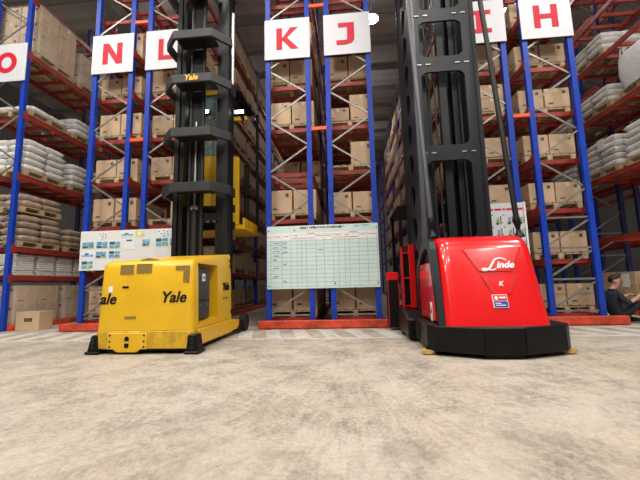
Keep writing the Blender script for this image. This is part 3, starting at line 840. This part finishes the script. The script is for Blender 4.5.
MB().box(-3.24, -2.6, 6.58, 6.62, 4.9, 5.05).build('roof_beam', M['yellow'], cab)
MB().box(-3.24, -2.2, 6.63, 7.7, 4.93, 5.0).build('overhead_guard', M['black'], cab, bevel=.015)
MB().box(-3.17, -2.5, 6.64, 6.65, 3.58, 4.9).build('windscreen', M['glass'], cab)
MB().box(-2.8, -2.72, 6.60, 6.64, 2.75, 2.95).build('control_box', M['black'], cab)
MB().box(-2.46, -2.06, 6.62, 6.66, 4.30, 4.38).build('lamp_bar', M['yellow'], cab)
MB().bar((-2.40, 6.64, 4.86), (-2.12, 6.64, 4.3), .07, .05, 0, up=(0, 1, 0)).build('lamp_arm', M['black'], cab)
for x, z in ((-2.2, 4.46), (-2.95, 4.52)):
    l = MB().box(x-.11, x+.11, 6.58, 6.66, z-.05, z+.05).build('work_lamp', M['black'], cab, bevel=.01)
    MB().box(x-.09, x+.09, 6.572, 6.58, z-.035, z+.035).build('lens', M['worklight'], l)

# ------------------------------------------------------------------ red truck
LX = 1.672
Lt = thing('red_turret_truck', 'glossy red high-rack truck with tall black window-cut mast and black bumper', 'forklift', (LX, 5.2, 0))
prof = [(.34, .588, 4.16), (.7, .578, 4.268), (1.05, .57, 4.373), (1.26, .563, 4.436), (1.34, .558, 4.475), (1.40, .55, 4.54), (1.435, .535, 4.62), (1.45, .51, 4.72)]
rings = []
for z, hw, yf in prof:
    r = .12 if z < 1.3 else .14
    rings.append([(x, y, zz+(.05*max(0, min(1, (y-yf-.1)/.7)) if zz > 1.2 else 0)) for x, y, zz in rrect(LX, hw, yf, 5.12, r, .05, z, 8)])
hood = MB().loft(rings).build('hood', M['lred'], Lt, smooth=38)
def yl(z): return 4.16+(z-.34)*.30
def lplate(pts, mt, name, th=.006, parent=None, bevel=0):
    m = MB(); m.loft([[(x, yl(z)-th, z) for x, z in pts], [(x, yl(z)+.01, z) for x, z in pts]])
    return m.build(name, mt, parent or hood, bevel=bevel)
# raised centre panel with sculpted edges
lplate([(1.38, 1.27), (1.54, .97), (1.92, .96), (2.10, 1.27)], M['lred'], 'centre_panel', th=.02, bevel=.012)
lplate([(1.555, .925), (1.985, .925), (1.86, .69), (1.66, .69)], M['lred'], 'lower_panel', th=.010, bevel=.006)
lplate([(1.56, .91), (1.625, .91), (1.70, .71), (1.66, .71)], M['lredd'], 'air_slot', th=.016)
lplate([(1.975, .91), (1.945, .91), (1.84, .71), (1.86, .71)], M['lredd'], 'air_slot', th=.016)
s1 = lplate([(1.64, .695), (1.805, .695), (1.805, .545), (1.64, .545)], M['white'], 'sticker', th=.016)
def sp(x, z): return (1.64+(x-1.595)*.165/.205, .695+(z-.695)*.15/.175)
for pts, mt_, nm_, th_ in (([(1.602, .688), (1.793, .688), (1.793, .615), (1.602, .615)], 'signr', 'sticker_top', .019), ([(1.602, .607), (1.793, .607), (1.793, .527), (1.602, .527)], 'sblue', 'sticker_base', .019),
        ([(1.685, .665), (1.775, .665), (1.775, .645), (1.685, .645)], 'white', 'sticker_words', .022), ([(1.62, .585), (1.70, .585), (1.70, .575), (1.62, .575)], 'pink', 'sticker_words', .022),
        ([(1.62, .560), (1.76, .560), (1.76, .550), (1.62, .550)], 'pink', 'sticker_words', .022), ([(1.645+.025*math.cos(a*PI/5), .65+.025*math.sin(a*PI/5)) for a in range(10)], 'white', 'sticker_mark', .022)):
    lplate([sp(*p) for p in pts], M[mt_], nm_, th=th_, parent=s1)
# maker lettering: sheared bold letters with a sweeping script L
tilt = math.atan(.30)
def lm(x, z, off): return Matrix.Translation((x, yl(z)-off, z)) @ Matrix.Rotation(PI/2-tilt, 4, 'X')
text_mesh('inde', .118, lm(1.855, 1.045, .026), M['white'], 'lettering', hood, bold=.003, shear=.35)
sw = MB()
def script(pts, rad):
    P = []
    for i in range(len(pts)-1):
        p0, p1, p2, p3 = [Vector((*pts[max(0, min(len(pts)-1, i+k))], 0)) for k in (-1, 0, 1, 2)]
        for s in range(8):
            u = s/8; P.append(.5*((2*p1)+(p2-p0)*u+(2*p0-5*p1+4*p2-p3)*u*u+(3*p1-p0-3*p2+p3)*u**3))
    P.append(Vector((*pts[-1], 0)))
    n = len(P)
    sw.tube([(p.x, yl(p.y)-.026, p.y) for p in P], [rad*(.45+.75*math.sin(PI*min(1, .12+.8*i/n))) for i in range(n)], 6)
script([(1.885, 1.105), (1.82, 1.128), (1.755, 1.115), (1.715, 1.065), (1.675, 1.01), (1.63, .985), (1.59, .988), (1.60, 1.005), (1.65, .998), (1.70, .985), (1.745, 1.0)], .011)
sw.build('script_initial', M['white'], hood)
text_mesh('K', .075, lm(1.765, .82, .018), M['pink'], 'emblem', hood, bold=.003, shear=.3)
# bumper chassis
Bp = MB().loft([[(x, y, z) for x, y in ((.89, 4.36), (.96, 4.26), (1.43, 4.02), (1.88, 4.02), (2.42, 4.24), (2.52, 4.36), (2.50, 5.2), (.92, 5.2))] for z in (.05, .345)])
bp = Bp.build('bumper', M['black'], Lt, bevel=.012)
MB().loft([[(x, y, z) for x, y in ((1.43+i, 4.03+j), (1.88-i, 4.03+j), (1.85, 5.0), (1.46, 5.0))] for z, i, j in ((.006, .08, .03), (.05, 0, 0))]).build('bumper_chin', M['blackm'], Lt)
MB().box(1.435, 1.442, 4.008, 4.06, .06, .34).build('panel_gap', M['blackm'], bp)
MB().box(1.87, 1.877, 4.008, 4.06, .06, .34).build('panel_gap', M['blackm'], bp)
for x, y in ((.90, 4.38), (2.49, 4.38)):
    MB().ring((x, y, 0), 'z', .002, .085, .012, .055, 18).build('guide_roller', M['tan'], Lt, smooth=40)
    MB().ring((x, y, 0), 'z', .001, .03, .0, .1, 10).build('roller_pin', M['black'], Lt)
MB().box(1.0, 2.4, 4.5, 6.3, .06, .2).build('underside', M['blackm'], Lt)
# left side: black arch, red door, rear fender and gate
a = MB()
xs0, xs1 = 1.0, 1.12
outer = [(4.24, .34), (4.50, 1.33), (4.58, 1.42), (4.8, 1.43), (5.1, 1.34), (5.4, 1.15), (5.5, .95), (5.52, .30)]
inner = [(5.42, .30), (5.40, .90), (5.30, 1.10), (5.05, 1.25), (4.78, 1.32), (4.64, 1.29), (4.36, .34)]
AR = MB()
def arch(pts_o, pts_i):
    m = MB()
    n = 10
    def resample(p, n):
        d = [0]
        for i in range(1, len(p)): d.append(d[-1]+math.dist(p[i], p[i-1]))
        out = []
        for k in range(n+1):
            t = d[-1]*k/n
            for i in range(1, len(p)):
                if t <= d[i]+1e-9:
                    u = (t-d[i-1])/max(1e-9, d[i]-d[i-1]); out.append((p[i-1][0]+u*(p[i][0]-p[i-1][0]), p[i-1][1]+u*(p[i][1]-p[i-1][1]))); break
        return out
    o_, i_ = resample(pts_o, 24), resample(pts_i[::-1], 24)
    for k in range(24):
        q = [o_[k], o_[k+1], i_[k+1], i_[k]]
        m.prism(q, 'x', 1.02, 1.095)
    return m
arch(outer, inner).build('side_arch', M['lmast'], Lt)
MB().box(1.03, 1.09, 4.56, 5.35, .36, 1.12).build('side_door', M['lred'], Lt, bevel=.015)
st = MB().box(1.026, 1.03, 4.62, 4.72, .36, .60).build('door_sticker', M['white'], Lt)
MB().prism([(4.64, .46), (4.70, .46), (4.67, .54)], 'x', 1.022, 1.026).build('sticker_mark', M['ink'], st)
MB().prism([(5.2, .06), (6.2, .06), (6.35, .15), (6.35, .34), (6.2, .42), (5.5, .42), (5.2, .33)], 'x', .80, 1.05).build('rear_fender', M['black'], Lt, bevel=.02)
MB().prism([(4.9, .08), (5.25, .08), (5.25, .36), (4.9, .33)], 'x', .90, 1.1).build('side_sill', M['blackm'], Lt)
w = MB().ring((.90, 6.0, .17), 'x', .05, .168, -.08, .06, 24).build('rear_wheel', M['rubber'], Lt, smooth=40)
MB().ring((.75+.07, 6.62, 0), 'z', .002, .07, .012, .05, 16).build('guide_roller', M['tan'], Lt, smooth=40)
g = bpy.data.objects.new('cabin_gate', None); C.objects.link(g); g.parent = Lt; g.location = (0, 1, .4)
MB().box(1.02, 1.12, 6.13, 6.19, .42, 1.52).build('gate_panel', M['lred'], g, bevel=.008)
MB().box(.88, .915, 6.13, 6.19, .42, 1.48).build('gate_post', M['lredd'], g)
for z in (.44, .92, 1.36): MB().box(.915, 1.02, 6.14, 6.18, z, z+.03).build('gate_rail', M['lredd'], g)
MB().box(.90, 1.02, 6.22, 6.24, .44, 1.4).build('gate_mesh', M['blackm'], g)
c = MB().box(.66, .86, 6.42, 6.72, .06, .92).build('rear_column', M['black'], Lt, bevel=.015)
MB().box(.655, .865, 6.41, 6.73, .90, 1.05).build('column_cap', M['lred'], c, bevel=.015)
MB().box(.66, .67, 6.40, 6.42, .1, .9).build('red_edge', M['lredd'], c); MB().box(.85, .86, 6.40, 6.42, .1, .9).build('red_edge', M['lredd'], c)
# operator cabin behind the mast
cb_ = bpy.data.objects.new('cabin', None); C.objects.link(cb_); cb_.parent = Lt; cb_.location = (0, 1.7, .3)
MB().box(.95, 2.3, 6.75, 8.1, .25, .35).build('cabin_floor', M['black'], cb_)
MB().box(1.0, 2.3, 6.72, 6.78, .35, 1.3).build('cabin_front', M['blackm'], cb_)
for x, y in ((1.0, 6.8), (2.25, 6.8), (1.0, 8.0), (2.25, 8.0)): MB().box(x-.03, x+.03, y-.03, y+.03, .35, 2.3).build('cabin_pillar', M['black'], cb_)
MB().box(.95, 2.3, 6.75, 8.1, 2.3, 2.36).build('overhead_guard', M['black'], cb_)
# mast
lm_ = bpy.data.objects.new('mast', None); C.objects.link(lm_); lm_.parent = Lt; lm_.location = (0, .1, 0)
MX0, MX1, MYF, MYB = 1.16, 2.08, 5.30, 6.6
for x0_, x1_ in ((MX0, MX0+.085), (MX1-.16, MX1)):
    MB().box(x0_, x1_, MYF, MYF+.05, .3, 8.8).build('front_column', M['lmast'], lm_, bevel=.006)
# side plates with rounded triangular holes
for x in (MX0-.035, MX1):
    pm = MB().box(x, x+.035, MYF, MYB, .3, 8.8).build('side_plate', M['lmast'], lm_)
    big = MB(); z = 1.0
    while z < 8.5:
        yc = 5.95
        pts = [(yc+.20*math.cos(t)*(1 if math.cos(t) < 0 else .9), z+.20+.21*math.sin(t)*(1+.35*math.cos(t))) for t in [2*PI*k/18 for k in range(18)]]
        big.prism(pts, 'x', x-.05, x+.09); z += .56
    if x < 1.5: cut_local(pm, big)
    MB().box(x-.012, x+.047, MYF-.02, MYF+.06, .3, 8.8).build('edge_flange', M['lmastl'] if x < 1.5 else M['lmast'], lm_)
    MB().box(x-.02, x+.055, MYB-.06, MYB+.02, .3, 8.8).build('edge_flange', M['lmast'], lm_)
zc = [(1.35, 1.50), (2.735, 2.98), (4.22, 4.48), (5.11, 5.33), (6.4, 6.6), (7.5, 7.7), (8.6, 8.8)]
for (za, zb_) in zc:
    # cross plate with rounded fillets into the columns
    xa, xb = MX0+.075, MX1-.155; r = .12
    pts = [(xa, za-r)]
    for k in range(7): a_ = PI-PI/2*k/6; pts.append((xa+r+r*math.cos(a_), za-r+r*math.sin(a_)))
    for k in range(7): a_ = PI/2-PI/2*k/6; pts.append((xb-r+r*math.cos(a_), za-r+r*math.sin(a_)))
    pts.append((xb, za-r)); pts.append((xb, zb_+r))
    for k in range(7): a_ = -PI/2*k/6; pts.append((xb-r+r*math.cos(a_), zb_+r+r*math.sin(a_)))
    for k in range(7): a_ = -PI/2-PI/2*k/6; pts.append((xa+r+r*math.cos(a_), zb_+r+r*math.sin(a_)))
    pts.append((xa, zb_+r))
    cp = MB().prism(pts, 'y', MYF, MYF+.04).build('cross_plate', M['lmast'], lm_)
    for x in (MX0+.06, MX0+.2, MX1-.26, MX1-.12): MB().box(x-.035, x+.035, MYF-.012, MYF, (za+zb_)/2-.008, (za+zb_)/2+.008).build('bolt', M['steel'], cp)
for x, y in ((MX0+.17, 5.55), (MX0+.25, 5.7), (MX1-.25, 5.55), (MX1-.3, 5.75)):
    ibeam(x-.045, x+.045, y, y+.34, .35, 8.6).build('inner_rail', M['lmast'], lm_)
MB().box(MX0+.40, MX0+.53, 5.5, 5.62, .35, 8.6).build('centre_column', M['lmast'], lm_, bevel=.008)
for x in (MX0+.22, MX0+.31): MB().tube([(x, 5.45, .4), (x, 5.45, 8.4)], .014, 6).build('chain', M['mastl'], lm_)
MB().tube([(MX1-.2, 5.48, .4), (MX1-.2, 5.48, 8.4)], .018, 6).build('hose', M['rubber'], lm_)
MB().box(MX0+.05, MX1-.05, 6.2, 6.3, 1.9, 2.25).build('rear_tie', M['blackm'], lm_)
MB().box(MX0+.03, MX0+.07, 5.62, 6.5, .35, 8.6).build('rail_web', M['blackm'], lm_)
MB().box(MX1-.13, MX1-.03, 5.4, 6.5, .35, 8.6).build('rail_web', M['blackm'], lm_)
# stay poles from the hood to the mast
for p0, p1 in (((1.13, 4.78, 1.52), (1.055, 5.22, 5.9)), ((2.26, 4.78, 1.49), (2.185, 5.22, 5.9))):
    p0, p1 = Vector(p0), Vector(p1); d = (p1-p0)
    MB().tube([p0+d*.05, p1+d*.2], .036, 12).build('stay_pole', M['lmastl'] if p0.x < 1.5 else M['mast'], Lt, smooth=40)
    q = p0+d*.05
    k = MB().tube([p0-d.normalized()*.06, p0-d.normalized()*.03, p0, p0+d.normalized()*.03, p0+d.normalized()*.05, p0+d.normalized()*.11, p0+d.normalized()*.15, q], [.07, .058, .036, .028, .026, .042, .048, .037], 14)
    k.build('ball_joint', M['black'], Lt, smooth=50)

# ------------------------------------------------------------------ seated person
def skin_mesh(verts, edges, radii, root=0, sub=2):
    me = bpy.data.meshes.new('skin'); me.from_pydata(verts, edges, [])
    o = bpy.data.objects.new('skin', me); C.objects.link(o)
    md = o.modifiers.new('s', 'SKIN'); md.use_smooth_shade = True
    for i, r in enumerate(radii):
        rr_ = r if isinstance(r, tuple) else (r, r)
        me.skin_vertices[0].data[i].radius = rr_
    me.skin_vertices[0].data[root].use_root = True
    s = o.modifiers.new('u', 'SUBSURF'); s.levels = sub
    new = bpy.data.meshes.new_from_object(o.evaluated_get(bpy.context.evaluated_depsgraph_get()))
    bpy.data.objects.remove(o); return new
PO = Vector((5.02, 7.18, 0))
V = []; E_ = []; R_ = []
def vtx(p, r, par=None):
    V.append(Vector(p)); R_.append(r)
    if par is not None: E_.append((par, len(V)-1))
    return len(V)-1
pel = vtx((5.02, 7.18, .13), .13)
sp = vtx((4.97, 7.18, .30), .125, pel); ch = vtx((4.97, 7.18, .46), .135, sp); nb_ = vtx((5.0, 7.18, .585), .085, ch); nk = vtx((5.04, 7.18, .655), .055, nb_); hd = vtx((5.075, 7.18, .715), .07, nk)
h2 = vtx((5.095, 7.18, .79), .098, hd); h3 = vtx((5.085, 7.18, .86), .075, h2)
for s in (-1, 1):
    hip = vtx((5.06, 7.18+s*.09, .12), .095, pel)
    kn = vtx((5.42, 7.16+s*.14, .42), .066, hip); mid = vtx((5.35, 7.12+s*.15, .24), .058, kn); an = vtx((5.30, 7.10+s*.16, .09), .042, mid)
    ft = vtx((5.38, 7.09+s*.17, .045), .042, an); vtx((5.50, 7.08+s*.18, .038), .032, ft)
    sh = vtx((4.99, 7.18+s*.17, .55), .066, ch)
    el = vtx((5.09, 7.17+s*.23, .36), .050, sh); wr = vtx((5.33, 7.16+s*.16, .49), .030, el)
    pm_ = vtx((5.40, 7.17+s*.13, .515), .032, wr)
    for f in range(4):
        a = vtx((5.445-.004*f, 7.17+s*(.15-.017*f), .525-.006*abs(f-1)), .0095, pm_); b_ = vtx((5.48-.005*abs(f-1), 7.17+s*(.145-.017*f), .512), .0085, a); vtx((5.49-.006*abs(f-1), 7.17+s*(.142-.017*f), .488), .0075, b_)
    a = vtx((5.40, 7.17+s*.10, .545), .011, wr); vtx((5.43, 7.17+s*.085, .548), .009, a)
pmesh = skin_mesh([v-PO for v in V], E_, R_)
for mm in (M['navy'], M['skin'], M['hair']): pmesh.materials.append(mm)
for p in pmesh.polygons:
    c = p.center+PO; p.use_smooth = True
    if c.z > .645 or (c.x > 5.15 and c.z > .39 and (c-Vector((5.42, c.y, .42))).length > .085 and c.z > .36+(c.x-5.09)*.40): p.material_index = 1
per = bpy.data.objects.new('person', pmesh); C.objects.link(per); per.location = PO
tag(per, 'person in navy work clothes sitting on the floor by the rack, facing right, arms forward', 'person')
def ell(c, r, n=14, k=10):
    m = MB(); rings = []
    for i in range(k+1):
        a = -PI/2+PI*i/k; rr_ = max(.02, math.cos(a))
        rings.append([(c[0]+r[0]*rr_*math.cos(2*PI*j/n), c[1]+r[1]*rr_*math.sin(2*PI*j/n), c[2]+r[2]*math.sin(a)) for j in range(n)])
    m.loft(rings); return m
def turn(m):           # the head looks a little towards the open hall
    c, q = Vector((5.085, 7.18, 0)), Matrix.Rotation(math.radians(-38), 3, 'Z')
    m.v = [q @ (p-c)+c for p in m.v]; return m
# hair: cap of dark hair leaving the face free
hm = MB(); rings = []
for i in range(9):
    a = PI/2*i/8*1.25-.38; rr_ = max(.02, math.cos(a)); ring = []
    for j in range(20):
        th = 2*PI*j/20; c_ = math.cos(th)
        lift = .125*max(0, c_)**.7 if i < 7 else 0
        ring.append((5.080+.105*rr_*c_, 7.18+.092*rr_*math.sin(th), .81+lift*(1-i/8)+.108*math.sin(a)))
    rings.append(ring)
turn(hm.loft(rings)).build('hair', M['hair'], per, smooth=60)
for s in (-1, 1):
    turn(ell((5.178, 7.18+s*.035, .80), (.012, .016, .009))).build('eye', M['hair'], per, smooth=60)
    turn(ell((5.085, 7.18+s*.095, .785), (.025, .012, .034))).build('ear', M['skin'], per, smooth=60)
    sh_ = MB(); sy = 7.085+s*.17
    sh_.loft([[(x, sy+w*math.cos(a_)*1.0, zc_+hh*max(-1, math.sin(a_))) for a_ in [2*PI*k/12 for k in range(12)]] for x, w, zc_, hh in ((5.25, .030, .05, .045), (5.30, .046, .058, .055), (5.42, .050, .050, .046), (5.52, .046, .04, .034), (5.56, .022, .034, .022))])
    so = sh_.build('shoe', M['shoe'], per, smooth=50)
    MB().box(5.27, 5.53, sy-.04, sy+.04, .002, .014).build('sole', M['shoew'], so, bevel=.004)
turn(ell((5.190, 7.18, .772), (.016, .013, .018))).build('nose', M['skin'], per, smooth=60)
turn(ell((5.178, 7.18, .738), (.012, .026, .007))).build('mouth', M['redink'], per, smooth=60)

# ------------------------------------------------------------------ lamps
def bay_lamp(x, y, z, power, label, grp, size=.5, on=True):
    t = thing('high_bay_lamp', label, 'lamp', (x, y, z), grp)
    m = MB(); n = 24
    m.loft([[(x+r*math.cos(2*PI*k/n), y+r*math.sin(2*PI*k/n), z+h) for k in range(n)] for r, h in ((.25, 0), (.25, .05), (.12, .16), (.05, .2), (.05, .26))])
    m.build('housing', M['lampbody'], t, smooth=40)
    MB().ring((x, y, z), 'z', .002, .23, -.015, -.001, 24).build('diffuser', M['lampglass'], t)
    MB().tube([(x, y, z+.26), (x, y, 11.75)], .012, 6).build('hanger', M['galv'], t)
    la = bpy.data.lights.new('lamp_light', 'AREA'); la.shape = 'DISK'; la.size = size; la.energy = power; la.color = (1, .96, .9)
    ul = bpy.data.lights.new('ceiling_fill_light', 'AREA'); ul.shape = 'DISK'; ul.size = 1.0; ul.energy = power*.22; ul.color = (1, .96, .92)  # upward fill added above each lamp to brighten the ceiling
    uo = bpy.data.objects.new('ceiling_fill_light', ul); C.objects.link(uo); uo.parent = t; uo.location = (0, 0, .3); uo.rotation_euler = (PI, 0, 0)
    lo = bpy.data.objects.new('lamp_light', la); C.objects.link(lo); lo.parent = t; lo.location = (0, 0, -.03)
for xa, nm in ((-6.75, 'between signs O and N'), (-2.63, 'over the left aisle'), (1.02, 'over the right aisle'), (5.6, 'beyond sign H')):
    for k, y in enumerate((11.05, 17.5, 24)):
        if nm == 'over the left aisle' and k == 0: continue
        bay_lamp(xa, y, 10, 32, 'round ceiling lamp %s, %s in the line' % (nm, ('first', 'second', 'third')[k]), 'aisle lamps')
for i, xa in enumerate((-8, -3, 2, 7)):
    for k, y in enumerate((3.4, -1.5, -6)):
        bay_lamp(xa, y, 10, (260, 310, 220)[k], 'round ceiling lamp over the open floor, row %s line %s' % (('one', 'two', 'three')[k], ('one', 'two', 'three', 'four')[i]), 'front lamps', size=1.2)

w = bpy.data.worlds.new('world'); bpy.context.scene.world = w; w.use_nodes = True
bg = w.node_tree.nodes['Background']; bg.inputs[0].default_value = (.95, .97, 1, 1); bg.inputs[1].default_value = .09
sc = bpy.context.scene
sc.view_settings.view_transform = 'Standard'; sc.view_settings.look = 'None'; sc.view_settings.exposure = 0
sc.cycles.max_bounces = 5; sc.cycles.diffuse_bounces = 3; sc.cycles.glossy_bounces = 3; sc.cycles.transparent_max_bounces = 8
sc.cycles.use_denoising = True
